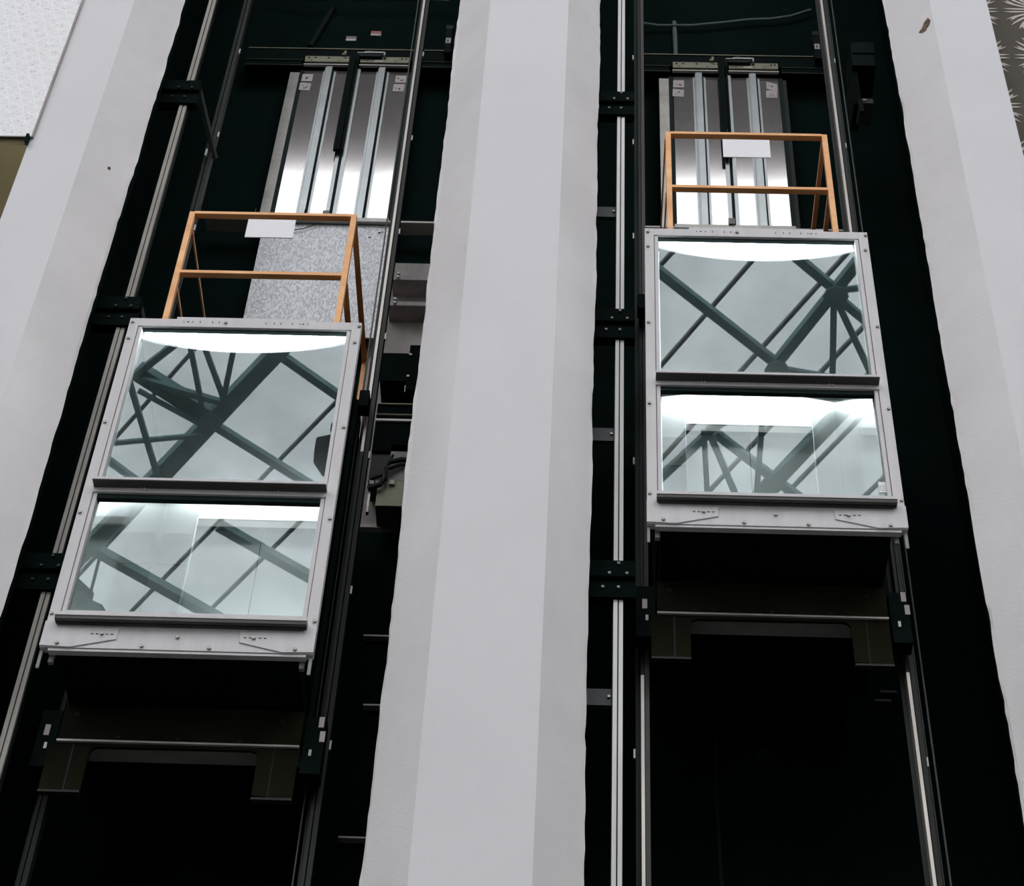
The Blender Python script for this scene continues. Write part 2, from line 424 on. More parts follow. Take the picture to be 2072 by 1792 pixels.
# shaft enclosure, painted black
st('wall_back', 'black', (-3.6, 2.8, 9.75, 9.95, 0, 24), label='black back wall of the lift shafts')
st('wall_shaft_west', 'black', (-3.72, -3.5, 8.0, 9.95, 0, 24))
st('wall_shaft_middle', 'black', (-.72, -.24, 8.1, 9.75, 0, 24))
st('wall_shaft_east', 'black', (2.5, 2.75, 8.0, 9.95, 0, 24))
st('ceiling_shaft', 'black', (-3.72, 2.75, 8.0, 9.95, 24, 24.2))
# wall over and beside the piers, outside the picture
st('wall_north', 'plaster', (-30, -8, 7.95, 8.2, 0, ZR), (6, 28, 7.95, 8.2, 0, ZR), (-8, -3.72, 11, 11.2, 0, 13), (-8, -3.72, 8.0, 8.2, 17, ZR), (2.8, 6, 8.2, 8.4, 0, ZR))
B('concrete_panel', 'concrete', bpy.data.objects['wall_back'], -1.60, -.95, 9.70, 9.75, 11.2, 14.02, label='bare brown concrete strip right of the left lift')

# ------------------------------------------------------------------ embossed fascia at the upper left with its soffit
fa = thing('fascia_panel', (-3.69, 7.78, 12.83), 'white embossed fascia panel beside the left pier, top left corner', 'panel')
B('cladding', 'emboss', fa, -4.3, .004, -.008, .0, .0, 4.6)
B('bottom_trim', 'white', fa, -4.3, .004, -.009, .0, -.008, .0, label='thin white bottom edge')
B('end_bracket', 'black', fa, -.022, -.004, -.03, .012, -.085, -.008, label='short dark end bracket')
B('joint_shadow_strip', 'concrete', fa, .004, .014, -.003, .02, .0, 4.6, label='brownish gap and shadow line beside the panel')  # open joint and its shadow line, drawn as one brown strip
st('ceiling_corridor', 'olive_wall', (-8, -3.70, 7.80, 11, 12.76, 13.0), label='olive soffit under the embossed fascia')

# ------------------------------------------------------------------ patterned screen at the upper right
sc = thing('leaf_pattern_screen', (2.80, 7.975, 0), 'dark brown wall screen with pale radiating leaf pattern, top right corner', 'screen')
B('backing', 'screen', sc, -.36, 3.0, .0, .06, 0, 20)
def motif(cx, cz):
    bm = bmesh.new(); rnd = random.Random(5)
    def stroke(ax, az, ang, ln, curve, wd):
        n = 5; ln *= 1.14; L, R = [], []
        x, z, a = ax, az, ang
        for i in range(n + 1):
            t = i / n; wv = wd * (.35 + 1.0 * math.sin(math.pi * min(1, .12 + .88 * t)) * (.5 + .5 * t))
            if i == n: wv = wd * .15
            L.append(bm.verts.new((x - math.sin(a) * wv, -.004, z + math.cos(a) * wv))); R.append(bm.verts.new((x + math.sin(a) * wv, -.004, z - math.cos(a) * wv)))
            x += math.cos(a) * ln / n; z += math.sin(a) * ln / n; a += curve / n
        for i in range(n): bm.faces.new((L[i], L[i + 1], R[i + 1], R[i]))
    for side in (0, 1):
        fl = lambda a: a if side == 0 else math.pi - a
        sg = 1 if side == 0 else -1
        for k, (z0, a, ln, c) in enumerate([(.025, .03, .19, 0), (-.025, -.03, .19, 0), (.055, .28, .20, .35), (-.055, -.28, .20, -.35), (.085, .52, .21, .45), (-.085, -.52, .21, -.45),
                                            (.115, .75, .20, .5), (-.115, -.75, .20, -.5), (.14, .98, .17, .5), (-.14, -.98, .17, -.5), (.165, 1.22, .12, .4), (-.165, -1.22, .12, -.4)]):
            stroke(cx + sg * .015, cz + z0 * .6, fl(a), ln, sg * c, .0095)
            if k % 4 in (2, 3): stroke(cx + sg * (.015 + ln * .5 * math.cos(a)), cz + z0 * .6 + ln * .5 * math.sin(a), fl(a + (.35 if z0 > 0 else -.35)), ln * .50, sg * c, .008)
        stroke(cx, cz, math.pi / 2, .25, 0, .008); stroke(cx, cz, -math.pi / 2, .25, 0, .008)
    r = bmesh.ops.extrude_face_region(bm, geom=bm.faces[:])
    bmesh.ops.translate(bm, vec=(0, .006, 0), verts=[v for v in r['geom'] if isinstance(v, bmesh.types.BMVert)])
    bmesh.ops.recalc_face_normals(bm, faces=bm.faces[:])
    me = bpy.data.meshes.new('leaf_motif'); bm.to_mesh(me); bm.free(); me.materials.append(M['leaf'])
    return me
mm = motif(0, 0)
for i in range(5):
    for k in range(-5, 12):
        o = bpy.data.objects.new('leaf_motif', mm); C.objects.link(o); o.parent = sc
        o.location = (-.110 + i * .495, 0, 10.60 + k * .617)

# ------------------------------------------------------------------ lift cars
def text_marks(bm, x0, x1, y, z0, z1, rows, rnd):
    for r in range(rows):
        zz = z1 - (z1 - z0) * (r + .7) / (rows + .4)
        x = x0
        while x < x1 - .004:
            wd = rnd.uniform(.003, .009)
            box(bm, x, min(x + wd, x1), y - .0012, y, zz - .002, zz + .002)
            x += wd + .003

def make_car(X0, Z0, label, xp0, xp1, sx0, sx1, sz0, sz1, sticker):
    c = thing('elevator_car', (X0, 8.0, Z0), label, 'elevator', 'glass lifts in the two shafts')
    F = 'frame'
    # --- front frame
    for s in (0, 1):
        x0, x1 = (0, .058) if s == 0 else (1.352, 1.41)
        B('side_stile', F, c, x0, x1, 0, .05, .01, 2.664, bevel=.002)
        xb0, xb1 = (.062, .084) if s == 0 else (1.326, 1.348)
        B('glazing_bead', F, c, xb0, xb1, .006, .05, .18, 2.60)
        B('bead_seam', 'slot', c, *((.058, .062) if s == 0 else (1.348, 1.352)), .012, .04, .2, 2.6, label='dark seam beside the bead')
        g = [(-.003, .012), (.157, .005), (.388, .066), (.390, .139), (.09, .139), (.066, .150), (.056, .181), (-.003, .181)]
        if s: g = [(1.41 - x, z) for x, z in g]
        bm = bmesh.new(); prism(bm, g, -.009, -.002); gp = obj('gusset_plate', bm, F, c, bevel=.0015)
        bm = bmesh.new()
        for k in (-2, -1, 1, 2):
            xx = .308 + k * .026 if s == 0 else 1.102 + k * .026
            box(bm, xx - .007, xx + .007, -.0105, -.0085, .094, .099)
        obj('slot_row', bm, 'slot', gp, 'row of dark slots', kind='stuff')
    B('top_rail', F, c, .058, 1.352, .0, .05, 2.593, 2.664, bevel=.002)
    B('head_gasket', 'gasket', c, .084, 1.326, .02, .045, 2.584, 2.593, label='black rubber strip')
    B('top_strip', F, c, .282, 1.135, .004, .03, 2.655, 2.687, label='raised slotted strip along the top')
    bm = bmesh.new()
    for xx, ww, hh in [(.33, .006, .006), (.356, .012, .006), (.385, .006, .006), (.43, .004, .016), (.505, .004, .016), (.545, .004, .016), (.83, .004, .012), (.88, .004, .016), (.92, .004, .016), (.99, .004, .016), (1.035, .006, .006), (1.056, .012, .006), (1.085, .006, .006)]:
        box(bm, xx - ww / 2, xx + ww / 2, -.002, .006, 2.637 - hh / 2, 2.637 + hh / 2)
    obj('slot_row', bm, 'slot', c, 'row of small dark slots', kind='stuff')
    # middle rail: ledge above, its shaded underside painted dark, flat strip under it
    B('middle_ledge', F, c, .056, 1.356, -.066, .03, 1.188, 1.206, label='projecting pale ledge of the middle rail')
    B('middle_shade', 'frame_dark', c, .058, 1.354, -.062, .04, 1.1835, 1.188, label='shade under the ledge, painted dark')
    B('middle_strip', F, c, .056, 1.356, -.004, .04, 1.150, 1.1835)
    B('middle_gasket', 'gasket', c, .084, 1.326, .012, .045, 1.118, 1.150, label='black rubber strip')
    B('middle_rail_body', F, c, .06, 1.35, .01, .05, 1.206, 1.28)
    for xx in (.334, 1.078):
        bm = bmesh.new(); prism(bm, [(xx + .016 * math.cos(a * math.pi / 8), 1.166 + .020 * math.sin(a * math.pi / 8)) for a in range(9)], -.012, -.004); t = obj('fixing_tab', bm, F, c)
        bm = bmesh.new(); disc(bm, xx, 1.178, -.018, -.012, .006); obj('screw', bm, 'slot', t)
    # sill
    B('sill_ledge', F, c, .052, 1.364, -.058, .03, .182, .203, label='projecting pale sill ledge')
    B('sill_shade', 'frame_dark', c, .054, 1.362, -.054, .03, .160, .182, label='sill underside with its shade painted dark')  # dark material stands in for the shade under the sill
    B('sill_groove', 'gasket', c, .056, 1.360, -.03, -.024, .157, .162, label='groove along the sill underside')
    B('sill_body', F, c, .06, 1.35, .01, .05, .203, .275)
    B('bottom_plate', F, c, .0, 1.41, -.002, .03, .006, .182)
    B('bottom_flange', F, c, .045, 1.375, .004, .04, -.012, .004, label='thin lower edge flange')
    for s in (0, 1):
        B('foot_bracket', 'box_grey', c, *((.000, .016) if s == 0 else (1.390, 1.408)), .02, .03, -.115, .01)
    bm0 = bmesh.new(); disc(bm0, 0, 0, -.011, 0, .010); bolt = None
    for xx, zz, yy in [(.016, .238, 0), (.088, .029, -.009), (.308, .097, -.009), (.526, .025, -.002), (.700, .092, -.002), (.874, .023, -.002), (1.395, .229, 0), (1.317, .025, -.009), (1.095, .094, -.009),
                       (.020, 2.623, 0), (.019, 1.721, 0), (.586, 2.633, 0), (1.397, 2.626, 0), (1.394, 1.723, 0), (1.394, .982, 0), (.019, .986, 0), (1.384, 2.474, 0), (.02, 2.47, 0)]:
        if bolt is None:
            bolt = obj('bolt', bm0, 'bolt', c); o = bolt
        else:
            o = bolt.copy(); C.objects.link(o); o.parent = c
        o.location = (xx, yy, zz)
    # --- glass
    B('upper_glass', 'glass', c, .075, 1.335, .030, .038, 1.20, 2.60, label='large upper glass pane')
    lg = B('lower_glass', 'glass', c, .075, 1.335, .030, .038, .20, 1.150, label='lower glass pane')
    if sticker:
        s = B('pane_sticker', 'white', c, 1.286, 1.330, .026, .029, .318, .402, label='small white printed sticker')
        bm = bmesh.new(); text_marks(bm, 1.290, 1.326, .026, .326, .380, 3, random.Random(3)); obj('print_marks', bm, 'box_grey', s, kind='stuff')
    # --- body
    B('platform', 'dark_steel', c, .08, 1.33, .05, 1.36, .02, .16)
    B('car_floor', 'carfloor', c, .08, 1.33, .05, 1.36, .16, .17)
    for s in (0, 1):
        B('side_wall', 'dark_steel', c, *((.07, .085) if s == 0 else (1.325, 1.34)), .05, 1.40, .16, 2.60, label='dark outer side wall')
        B('side_lining', 'mirror', c, *((.085, .092) if s == 0 else (1.318, 1.325)), .052, 1.36, .17, 2.59)
        B('corner_trim', 'box_grey', c, *((.045, .07) if s == 0 else (1.34, 1.365)), .05, .075, -.05, 2.62)
        B('sling_upright', 'dark_steel', c, *((.052, .068) if s == 0 else (1.344, 1.372)), .53, .73, -.35, 2.56)
        B('safety_gear', 'dark_steel', c, *((-.045, .06) if s == 0 else (1.35, 1.455)), .46, .56, -.40, -.03)
        B('guide_shoe', 'dark_steel', c, *((-.03, .03) if s == 0 else (1.38, 1.44)), .47, .56, 2.44, 2.58)
        for k in range(2 if s else 1):
            B('gear_label', 'paper', c, *((-.012, .016) if s == 0 else (1.418 + .013 * k, 1.446 + .013 * k)), .455, .46, -.10 - .095 * k - (.10 if s == 0 else 0), -.03 - .095 * k - (.10 if s == 0 else 0), label='pale rating plate')
        B('gear_link', 'edge', c, *((.006, .022) if s == 0 else (1.385, 1.40)), .452, .46, -.29, -.25)
    # rear wall with the centre opening doors
    for x0, x1 in ((.092, .32), (1.162, 1.318)):
        B('return_panel', 'lining', c, x0, x1, 1.345, 1.38, .17, 2.59)
    B('door_header', 'white', c, .32, 1.162, 1.345, 1.38, 2.30, 2.59)  # wall whitened here so the glare of the ceiling light shows
    B('header_strip', 'frame_dark', c, .32, 1.162, 1.347, 1.40, 2.235, 2.30, label='dark strip over the car doors')
    for x0, x1 in ((.30, .7395), (.7425, 1.182)):
        B('car_door', 'door_steel', c, x0, x1, 1.385, 1.41, .17, 2.24)
    B('door_seam', 'slot', c, .739, .743, 1.383, 1.40, .17, 2.236, label='thin seam between the car doors')
    for xx in (.318, 1.164):
        B('door_jamb_edge', 'white', c, xx - .003, xx + .003, 1.338, 1.346, .17, 2.30, label='bright jamb edge')
    B('floor_display', 'box_grey', c, .125, .30, 1.337, 1.345, 1.885, 2.155, label='grey floor display panel')
    # car roof, light box and the waisted ceiling panel below it
    B('car_roof', 'dark_steel', c, .07, 1.34, .05, 1.41, 2.602, 2.655)
    B('light_box', 'light', c, .092, 1.318, .040, 1.343, 2.590, 2.600, label='glowing white ceiling light')
    n = 14; pts = []
    for k in range(n + 1):
        t = k / n; pts.append((.087 + 1.236 * t, .040 + .085 * math.sin(math.pi * t) ** .8))
    for k in range(n + 1):
        t = 1 - k / n; pts.append((.087 + 1.236 * t, 1.312 - .07 * math.sin(math.pi * t) ** .8))
    bm = bmesh.new(); flat(bm, pts, 2.505, 2.52); obj('ceiling_panel', bm, 'ceil_panel', c, 'dark ceiling panel with curved front and back edges')
    # --- underside: sling beam, flange and arched skirt plate
    sb = B('sling_beam', 'olive', c, .07, 1.335, .45, .58, -.235, .0)
    B('beam_flange', 'edge', c, .07, 1.335, .435, .60, -.250, -.238, label='pale lower flange of the beam')
    bm = bmesh.new()
    for xx, zz, r in [(.14, -.06, .016), (.38, -.205, .013), (.70, -.21, .013), (1.02, -.21, .013), (1.23, -.07, .016), (.27, -.20, .006), (.50, -.205, .006), (.64, -.207, .006), (.87, -.21, .006)]:
        disc(bm, xx, zz, .4485, .4505, r)
    obj('beam_holes', bm, 'gasket', sb, 'dark bolt holes in the beam', kind='stuff')
    ar = [(.036, -.25), (.036, -.560), (.250, -.552), (.250, -.31), (.262, -.284), (.29, -.272), (1.085, -.268), (1.112, -.280), (1.125, -.305), (1.127, -.556), (1.335, -.572), (1.335, -.25)]
    bm = bmesh.new(); prism(bm, ar, .45, .47); sk = obj('skirt_plate', bm, 'olive', c, 'olive skirt plate with a wide arch')
    B('skirt_edge', 'rail_steel', sk, .036, .25, .44, .475, -.575, -.562); B('skirt_edge', 'rail_steel', sk, 1.127, 1.335, .44, .475, -.588, -.574)
    B('skirt_joint', 'gasket', sk, .158, .168, .447, .451, -.56, -.26, label='dark vertical joint'); B('skirt_joint', 'gasket', sk, 1.205, 1.212, .447, .451, -.57, -.26, label='dark vertical joint')
    B('rear_crossmember', 'dark_steel', c, .10, 1.31, 1.15, 1.24, -.12, .02)
    # --- roof guard rail
    y0, y1 = .045, .082
    O = 'orange'
    for xx in (xp0, xp1 - .036):
        B('guard_post', O, c, xx, xx + .036, y0, y1, 2.655, 3.812, label='orange guard post')
        B('guard_post', O, c, xx, xx + .036, 1.285, 1.322, 2.655, 3.812, label='orange guard post')
        xi = xx
        xv = xi if xx == xp0 else xi + .030
        B('side_bar', O, c, *([(xv - .003, xv + .007, y1, 1.285, 3.778, 3.806)] if xx == xp0 else [(xi, xi + .034, y1, 1.285, 3.801, 3.806), (xi, xi + .004, y1, 1.285, 3.778, 3.801)]), label='orange side bar')
        B('side_bar', O, c, *([(xv - .003, xv + .007, y1, 1.285, 3.164, 3.192)] if xx == xp0 else [(xi, xi + .034, y1, 1.285, 3.187, 3.192), (xi, xi + .004, y1, 1.285, 3.164, 3.187)]), label='orange side bar')
    B('front_bar', O, c, xp0 + .036, xp1 - .036, y0 - .004, y1, 3.786, 3.812, label='orange top front bar')
    B('front_bar', O, c, xp0 + .036, xp1 - .036, y0 - .004, y1, 3.170, 3.197, label='orange middle front bar')
    for xx in (xp0 + .42, xp0 + .74):
        B('wire_tie', 'cable', c, xx, xx + .004, y0 + .01, y0 + .014, 3.81, 3.87)
    B('sign_board', 'white', c, sx0, sx1, y0 - .008, y0 - .002, sz0 - .012, sz1 - .012, label='blank white sign board')
    # control box on the car roof
    B('roof_control_box', 'dark_steel', c, .45, .75, .95, 1.15, 2.655, 2.80)
    return c
carL = make_car(-2.779, 8.589, 'left glass lift, lower in its shaft, with orange guard rail on top', .178, 1.266, .572, .880, 3.553, 3.742, False)
carR = make_car(.344, 9.592, 'right glass lift, higher in its shaft, with orange guard rail on top', .148, 1.240, .531, .847, 3.53, 3.735, True)

# ------------------------------------------------------------------ car guide rails
def guide(x, label, bright, zb=None):
    g = thing('guide_rail', (x, 8.63, 0), label, 'rail', 'car guide rails')
    s = bright
    B('rail_foot', 'rail_steel', g, -.036, .036, .03, .045, 0, 23.8)
    if zb is None:
        B('rail_blade', 'rail_steel', g, -.008, .008, -.035, .03, 0, 23.8)
    else:
        for i, (a, b) in enumerate(zip([0] + zb, zb + [23.8])):  # lit lengths of the blade are painted bright, the rest dark
            if a < b: B('rail_blade', 'rail_bright' if (i % 2 == 0) == (s != 3) else 'rail_steel', g, -.010, .008, -.035, .03, a, b, label='running blade length, ' + ('bright, light painted in' if (i % 2 == 0) == (s != 3) else 'dark, no light painted in'))
    B('rail_channel', 'rail_steel' if s > 0 else 'frame_dark', g, *((.014, .04) if s > 0 else (.012, .036)), -.03, .03, 0, 23.8)
    for k in range(9):
        z = 7.35 + k * 1.12
        B('rail_clip', 'edge', g, *((.040, .050) if s > 0 else (-.05, -.04)), -.02, -.006, z, z + .06)
    return g
guide(-2.768, 'dark guide rail left of the left lift', 1)
guide(-1.355, 'bright edged guide rail right of the left lift', 3, [10.75])
guide(.338, 'dark brown guide rail left of the right lift', -1, [9.03])
guide(1.777, 'bright edged guide rail right of the right lift', 2, [9.10, 12.2])

# ------------------------------------------------------------------ counterweight rails with wall brackets
def cw(x, m, zbig, zsmall, label, side_strut, xl, xr):
    g = thing('counterweight_rail', (x, 8.25, 0), label, 'rail', 'counterweight rails')
    B('rail_half', m, g, -.026, -.0035, 0, .02, 0, 23.8)
    B('rail_half', m, g, .0035, .026, .002, .02, 0, 23.8)
    B('rail_web', 'rail_steel', g, -.030, .028, .02, .07, 0, 23.8, label='dark web behind the rail face')
    for z in zbig:
        b = B('rail_bracket', 'bracket', g, (xl - x, xr - x, -.045, .05, z + .02, z + .13), (xl - x, xr - x, -.02, .05, z - .12, z + .005), (xl - x, xr - x, -.045, .03, z + .012, z + .022), label='black two-leg wall bracket')
        for bx, bz in ((0, .105), (0, -.05), (-.085, -.05), (-.05, .03), (.045, .03)):
            if xl - x < bx < xr - x:
                bm = bmesh.new(); disc(bm, bx, z + bz, -.056 if bz > 0 else -.03, -.044 if bz > 0 else -.019, .010, 6); obj('bracket_bolt', bm, 'rail_steel' if side_strut else 'box_grey', b)
        if side_strut:
            bm = bmesh.new(); beam(bm, (xr - x - .02, .0, z + .10), (xr - x + .10, .40, z - .20), .03, .05); obj('diagonal_strut', bm, 'teal_plate', g)
            B('rail_splice', 'edge', g, -.004 + .15, .010 + .15, .30, .32, z - .30, z - .22)
    for z in zsmall:
        b = B('fixing_plate', 'teal_plate', g, xl - x, -.032, .03, .06, z - .055, z + .055)
        bm = bmesh.new(); disc(bm, -.045, z, .02, .03, .009, 6); obj('plate_bolt', bm, 'bolt', b)
    return g
cw(.195, 'galv_rail', [14.0, 11.56, 9.38, 7.0], [12.80, 10.61, 8.60], 'pale galvanised rail with black brackets beside the centre pier', False, .035, .288)
cw(-2.912, 'grey_rail', [14.05, 11.58, 9.33, 7.0], [], 'dull grey rail with black brackets beside the left pier', True, -3.10, -2.815)

# ------------------------------------------------------------------ landing entrances (inside of the landing doors)
def landing(cx, label, sx, beam_l, beam_r, flip):
    d = thing('landing_door', (cx, 9.6, 14.33), label, 'elevator door', 'landing doors seen from inside the shaft')
    rnd = random.Random(int(cx * 10) + 50)
    B('lintel_beam', 'lintel', d, beam_l, beam_r, -.02, .10, 2.31, 2.47)
    B('lintel_edge', 'olive_plate', d, (beam_l, beam_r, -.03, -.02, 2.462, 2.472), label='thin pale edge along the lintel')
    B('door_track', 'lintel', d, (beam_l, -.47, -.02, .05, 2.20, 2.29), (.47, beam_r, -.02, .05, 2.20, 2.29))
    B('track_edge', 'teal_plate', d, (beam_l, -.46, -.03, -.02, 2.285, 2.292), (.47, beam_r, -.03, -.02, 2.285, 2.292), (beam_l, -.46, -.03, -.02, 2.205, 2.212), (.47, beam_r, -.03, -.02, 2.205, 2.212))
    for x0, x1 in ((-.44, -.04), (.03, .44)):
        h = B('hanger_plate', 'olive_plate', d, x0, x1, -.06, -.045, 2.215, 2.30)
        bm = bmesh.new()
        for fx in (.08, .22, .5, .86, .94): disc(bm, x0 + (x1 - x0) * fx, 2.275, -.0615, -.0595, .010, 8)
        for fx in (.14, .72): disc(bm, x0 + (x1 - x0) * fx, 2.235, -.0615, -.0595, .006, 8)
        obj('plate_holes', bm, 'gasket', h, 'dark bolt holes', kind='stuff')
        B('top_channel', 'edge', d, x0 - .005, x1 + .005, -.055, -.03, 2.178, 2.192)
    B('plate_label', 'paper', d, .15, .225, -.063, -.06, 2.22, 2.245)
    B('lock_arm', 'edge', d, (.06, .24, -.10, -.07, 2.305, 2.325), (.225, .24, -.10, -.07, 2.27, 2.325), (.0, .08, -.10, -.07, 2.30, 2.312), label='pale lock lever', bevel=.004)
    B('lock_body', 'gasket', d, (.02, .21, -.09, -.05, 2.265, 2.298), (.085, .125, -.09, -.05, 2.32, 2.36), label='black door lock')
    B('lock_bracket', 'olive_plate', d, (-.13, -.10, -.08, -.05, 2.30, 2.325), (-.115, -.095, -.08, -.05, 2.32, 2.36))
    # two leaves
    for s in (-1, 1):
        x0, x1 = (-.437, -.012) if s < 0 else (.012, .437)
        L = B('door_leaf', 'steel_door', d, x0, x1, -.01, .02, .02, 2.15, label='brushed steel door leaf')
        xm = (x0 + x1) / 2
        bm = bmesh.new(); box(bm, xm - .027, xm + .027, -.045, -.032, .03, 2.18); obj('stiffener', bm, 'steel_rib', L, 'grey top hat stiffener', bevel=.002)
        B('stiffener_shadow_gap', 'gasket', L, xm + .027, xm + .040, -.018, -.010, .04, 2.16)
        B('stiffener_flange', 'steel_rib', L, (xm - .05, xm - .030, -.014, -.010, .03, 2.15), (xm + .040, xm + .058, -.014, -.010, .03, 2.15), (xm - .032, xm - .027, -.045, -.010, .03, 2.15))
        xe = x1 if s < 0 else x0
        B('edge_return', 'steel_rib', L, *((xe - .03, xe) if s < 0 else (xe, xe + .03)), -.03, -.010, .02, 2.16, label='folded edge')
        for k in (0, 1):
            xs0 = sx[0 if s < 0 else 1] + (0.0 if k == 0 else (-.006 if s < 0 else -.008))
            z1 = 2.095 - k * .130
            bm = bmesh.new(); skew = (.012 if (k == 1 and s < 0) else (flip if s > 0 and k == 0 else 0))
            prism(bm, [(xs0, z1 - .108), (xs0 + .092, z1 - .108 - skew), (xs0 + .092 + (.004 if k else 0), z1 - skew), (xs0 + .003, z1)], -.0125, -.0105)
            p = obj('notice_paper', bm, 'paper', L, 'small paper notice')
            bm = bmesh.new()
            for _ in range(3):
                xx = xs0 + rnd.uniform(.015, .06); zz = z1 - rnd.uniform(.05, .09)
                box(bm, xx, xx + rnd.uniform(.006, .016), -.0135, -.0125, zz, zz + .014)
            obj('print_marks', bm, 'ink', p, kind='stuff')
    B('centre_gap', 'gasket', d, -.012, .012, -.004, .01, .02, 2.17)
    B('coupler_bar', 'lintel', d, (-.062, -.01, -.075, -.05, .92, 2.30), (.0, .014, -.07, -.05, .92, 2.25), label='dark vertical door coupler')
    B('coupler_roller', 'box_grey', d, -.05, .0, -.085, -.05, .02, .09)
    B('side_jamb', 'jamb', d, -.555, -.475, -.005, .05, .0, 2.13, label='dull side jamb')
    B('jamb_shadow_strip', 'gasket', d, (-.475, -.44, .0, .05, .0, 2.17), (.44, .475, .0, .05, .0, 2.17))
    B('side_jamb', 'rail_steel', d, .475, .505, -.005, .05, .0, 2.13)
    B('landing_sill', 'edge', d, (beam_l, beam_r, -.06, .06, -.012, .008), (-.46, .46, -.07, -.06, -.02, .024))
    ap = B('sill_apron', 'zinc', d, -.500, .465, -.03, -.018, -1.35, -.02, label='spangled zinc apron sheet')
    bm = bmesh.new(); disc(bm, .33, -.17, -.0315, -.0295, .009); disc(bm, .40, -.11, -.0315, -.0295, .012, 5); disc(bm, .42, -.10, -.0315, -.0295, .008, 5); obj('dirt_mark', bm, 'gasket', ap, kind='stuff')
    bm = bmesh.new(); tube(bm, [(-.46, -.05, -.02), (-.40, -.05, -.10), (-.30, -.05, -.13), (-.18, -.05, -.10), (-.09, -.05, -.04)], .004, 6); obj('lock_wire', bm, 'cable', d)
    return d
landing(-2.005, 'landing door above the left lift, with a spangled zinc apron', (-.447, .340), -.95, 1.10, 0)
landing(1.098, 'landing door above the right lift, behind its orange guard rail', (-.440, .335), -.72, .86, .035)

# ------------------------------------------------------------------ ropes
def rope(x, y, label, r=.006):
    bm = bmesh.new(); tube(bm, [(x, y, 0), (x, y, 23.9)], r, 6)
    return tag(obj('governor_rope', bm, 'rope'), label, 'rope', 'governor ropes')
rope(-1.408, 8.63, 'thin steel rope just left of the bright rail beside the left lift', .005)
rope(1.862, 8.63, 'outer thin steel rope right of the right lift', .006)
rope(1.835, 8.66, 'inner thin steel rope beside the bright rail right of the right lift', .0045)

# ------------------------------------------------------------------ shaft fittings, left shaft right hand side
for z0, z1, lab in ((13.62, 13.68, 'upper concrete ledge right of the left lift rail'), (13.32, 13.375, 'lower concrete ledge right of the left lift rail')):
    t = thing('wall_ledge', (-1.2, 9.6, z0), lab, 'ledge', 'ledges on the bare concrete')
    B('ledge_body', 'concrete', t, -.26, .30, -.05, .15, 0, z1 - z0)
    B('ledge_lip', 'box_grey', t, -.26, .30, -.056, -.05, .0, .012)
    for k in range(2):
        bm = bmesh.new(); disc(bm, -.215, .02 + k * .04, -.075, -.06, .012, 6); obj('anchor_bolt', bm, 'bolt', t)
t = thing('steel_bracket', (-1.3, 9.5, 12.38), 'large black steel bracket right of the left lift', 'bracket')
B('bracket_plate', 'bracket', t, -.135, .27, -.05, .2, 0, .295)
B('bracket_upstand', 'bracket', t, .05, .27, -.06, .2, -.1, .375)
for zz in (.03, .26):
    bm = bmesh.new(); disc(bm, .06, zz, -.075, -.058, .012, 6); obj('anchor_bolt', bm, 'bolt', t)
B('white_tag', 'paper', t, .04, .07, -.03, -.02, -.085, -.02)
t = thing('cross_beam', (-1.3, 9.5, 12.0), 'black cross beam with a bright lower edge right of the left lift', 'beam')
B('beam_body', 'bracket', t, -.13, .30, -.02, .2, -.30, .165)
B('beam_edge', 'olive_plate', t, -.13, .30, -.035, -.02, .157, .166)
B('beam_edge', 'olive_plate', t, -.13, .30, -.035, -.02, .05, .057)
B('bright_edge', 'galv_rail', t, -.13, .30, -.035, -.02, -.012, .008, label='bright lower edge')
t = thing('junction_box', (-1.30, 9.48, 11.15), 'olive control box with black cables right of the left lift', 'junction box')
B('box_body', 'olive_plate', t, -.062, .15, 0, .2, .03, .27, bevel=.004)
B('back_plate', 'box_grey', t, .0, .16, .0, .2, .27, .615)
B('side_plate', 'rail_steel', t, -.13, .0, .02, .2, .27, .60)
for x0, x1 in ((-.115, -.085), (-.075, -.045), (.015, .05)):
    B('connector', 'paper', t, x0, x1, -.02, 0, .215, .255, label='pale connector')
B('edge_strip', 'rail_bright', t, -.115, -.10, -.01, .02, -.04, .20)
bm = bmesh.new(); tube(bm, [(.17, -.02, .44), (.08, -.03, .44), (.0, -.04, .40), (-.02, -.04, .30), (-.015, -.04, .24), (-.04, -.04, .19), (-.12, -.02, .165)], .018)
obj('cable', bm, 'cable', t)
bm = bmesh.new(); tube(bm, [(.0, -.04, .36), (-.02, -.04, .29), (-.06, -.04, .265), (-.11, -.02, .26)], .013); obj('cable', bm, 'cable', t)
bm = bmesh.new(); tube(bm, [(.02, -.03, .48), (.0, -.03, .41)], .010); obj('cable', bm, 'cable', t)
bm = bmesh.new(); tube(bm, [(.17, -.02, .40), (.08, -.03, .395), (.0, -.04, .34)], .012); obj('cable', bm, 'cable', t)
for z0, lab in ((10.25, 'thin ledge line on the black wall beside the left lift base'), (9.69, 'short bright ledge beside the left lift beam'), (8.71, 'lowest faint ledge right of the left shaft rail')):
    o = B('ledge_strip', 'edge', None, -1.36 if z0 != 9.69 else -1.31, -1.0, 9.70, 9.76, z0 - .006, z0 + .006); tag(o, lab, 'ledge')
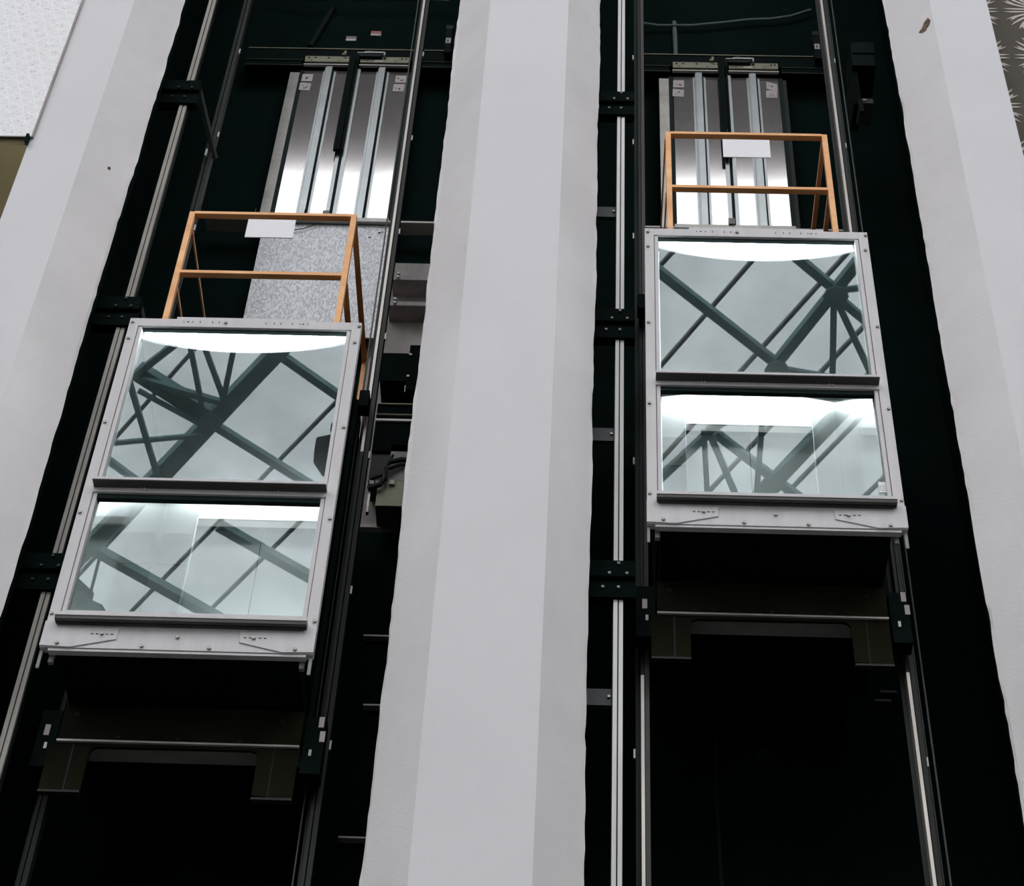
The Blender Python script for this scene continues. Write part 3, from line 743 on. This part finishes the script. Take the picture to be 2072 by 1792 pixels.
# cable ducts and labels above the landing doors
for x0, lab in ((-1.275, 'grey cable duct with white label above the left landing door'), (1.850, 'grey cable duct with white label above the right landing door')):
    t = thing('cable_duct', (x0, 9.5, 16.66), lab, 'duct', 'ducts above the landing doors')
    B('duct_body', 'box_teal', t, 0, .055, 0, .06, 0, .36)
    B('duct_cap', 'rail_steel', t, -.002, .057, -.004, .06, .36, .42)
    p = B('duct_label', 'paper', t, .006, .05, -.003, 0, .14, .22, label='white label')
    B('print_marks', 'ink', p, .02, .03, -.0045, -.003, .155, .195, kind='stuff')
def wire(name, pts, r, m, lab, cat):
    bm = bmesh.new(); tube(bm, pts, r, 8); return tag(obj(name, bm, m), lab, cat)
wire('conduit', [(-2.33, 9.72, 17.72), (-2.375, 9.72, 17.50), (-2.47, 9.72, 17.06)], .026, 'box_teal', 'slanting grey conduit on the black wall above the left landing door', 'conduit')
wire('conduit', [(.692, 9.72, 17.55), (.696, 9.72, 17.2), (.696, 9.72, 16.9)], .021, 'conduit', 'upright grey conduit above the right landing door', 'conduit')
wire('hanging_cable', [(.36, 9.66, 17.44), (.55, 9.7, 17.46), (.85, 9.7, 17.47), (1.1, 9.7, 17.52), (1.35, 9.7, 17.58), (1.55, 9.7, 17.60), (1.72, 9.7, 17.65), (1.9, 9.7, 17.76)], .014, 'conduit', 'wavy grey cable across the top of the right shaft', 'cable')
wire('hanging_cable', [(-2.9, 9.64, 17.80), (-2.5, 9.64, 17.70), (-2.3, 9.64, 17.74), (-2.0, 9.64, 17.72), (-1.6, 9.64, 17.74), (-1.3, 9.64, 17.72)], .014, 'conduit', 'wavy grey cable across the top of the left shaft', 'cable')
wire('travelling_cable', [(.80, 9.5, 10.1), (.795, 9.5, 9.4), (.785, 9.5, 8.9), (.80, 9.5, 8.2), (.80, 9.5, 7.0), (.80, 9.5, 1.0)], .012, 'box_teal', 'travelling cable hanging in the dark below the right lift', 'cable')
wire('travelling_cable', [(-2.34, 9.5, 8.6), (-2.345, 9.5, 8.0), (-2.36, 9.5, 7.2), (-2.36, 9.5, 1.0)], .012, 'dark_steel', 'travelling cable hanging in the dark below the left lift', 'cable')
for x0, z0, m2, lab in ((-2.175, 17.20, 'box_grey', 'small grey label on the black wall above the left landing door'), (-1.965, 17.29, 'red', 'small red and white label on the black wall above the left landing door')):
    t = thing('wall_label', (x0, 9.74, z0), lab, 'label')
    B('label_sheet', 'paper', t, 0, .09, 0, .01, 0, .035); B('label_band', m2, t, 0, .09, -.002, .01, .035, .07)
# right shaft fittings
t = thing('wall_box', (1.965, 8.75, 15.38), 'dark teal box on the side of the right shaft, upper right', 'junction box')
B('box_body', 'box_teal', t, .02, .20, 0, .3, 0, .30, bevel=.006)
B('box_lid', 'box_teal', t, .03, .205, -.012, 0, .16, .31)
B('trunking', 'dark_steel', t, .0, .06, .05, .3, -.45, 0)
t = thing('limit_switch', (2.0, 8.75, 14.86), 'small grey limit switch below the teal box in the right shaft', 'switch')
B('switch_body', 'teal_plate', t, .0, .10, 0, .2, .0, .06)
B('switch_arm', 'box_teal', t, -.01, .02, -.01, .02, -.12, .05)
B('switch_button', 'box_grey', t, .02, .05, -.008, 0, .02, .05)
t = thing('rating_plate', (1.055, 9.72, 9.37), 'small grey plate in the darkness below the right lift', 'plate')
B('plate_sheet', 'box_teal', t, 0, .075, 0, .03, 0, .075); B('plate_slot', 'gasket', t, .02, .05, -.003, 0, .05, .06)
t = thing('notice_board', (.462, 9.70, 9.96), 'dim grey notice in the darkness under the right lift left corner', 'notice')
B('notice_sheet', 'box_teal', t, 0, .125, 0, .05, 0, .14)
B('notice_rule', 'gasket', t, .07, .12, -.003, 0, .10, .106); B('notice_rule', 'gasket', t, .02, .11, -.003, 0, .05, .054)
for x0, x1, z0, lab in ((1.90, 2.3, 9.88, 'short grey bar end beside the right rail below the right lift'), (1.86, 2.3, 9.81, 'longer grey bar end beside the right rail below the right lift')):
    o = B('bar_end', 'teal_plate', None, x0 - .08, x0 + .02, 9.68, 9.76, z0, z0 + .018); tag(o, lab, 'bar')
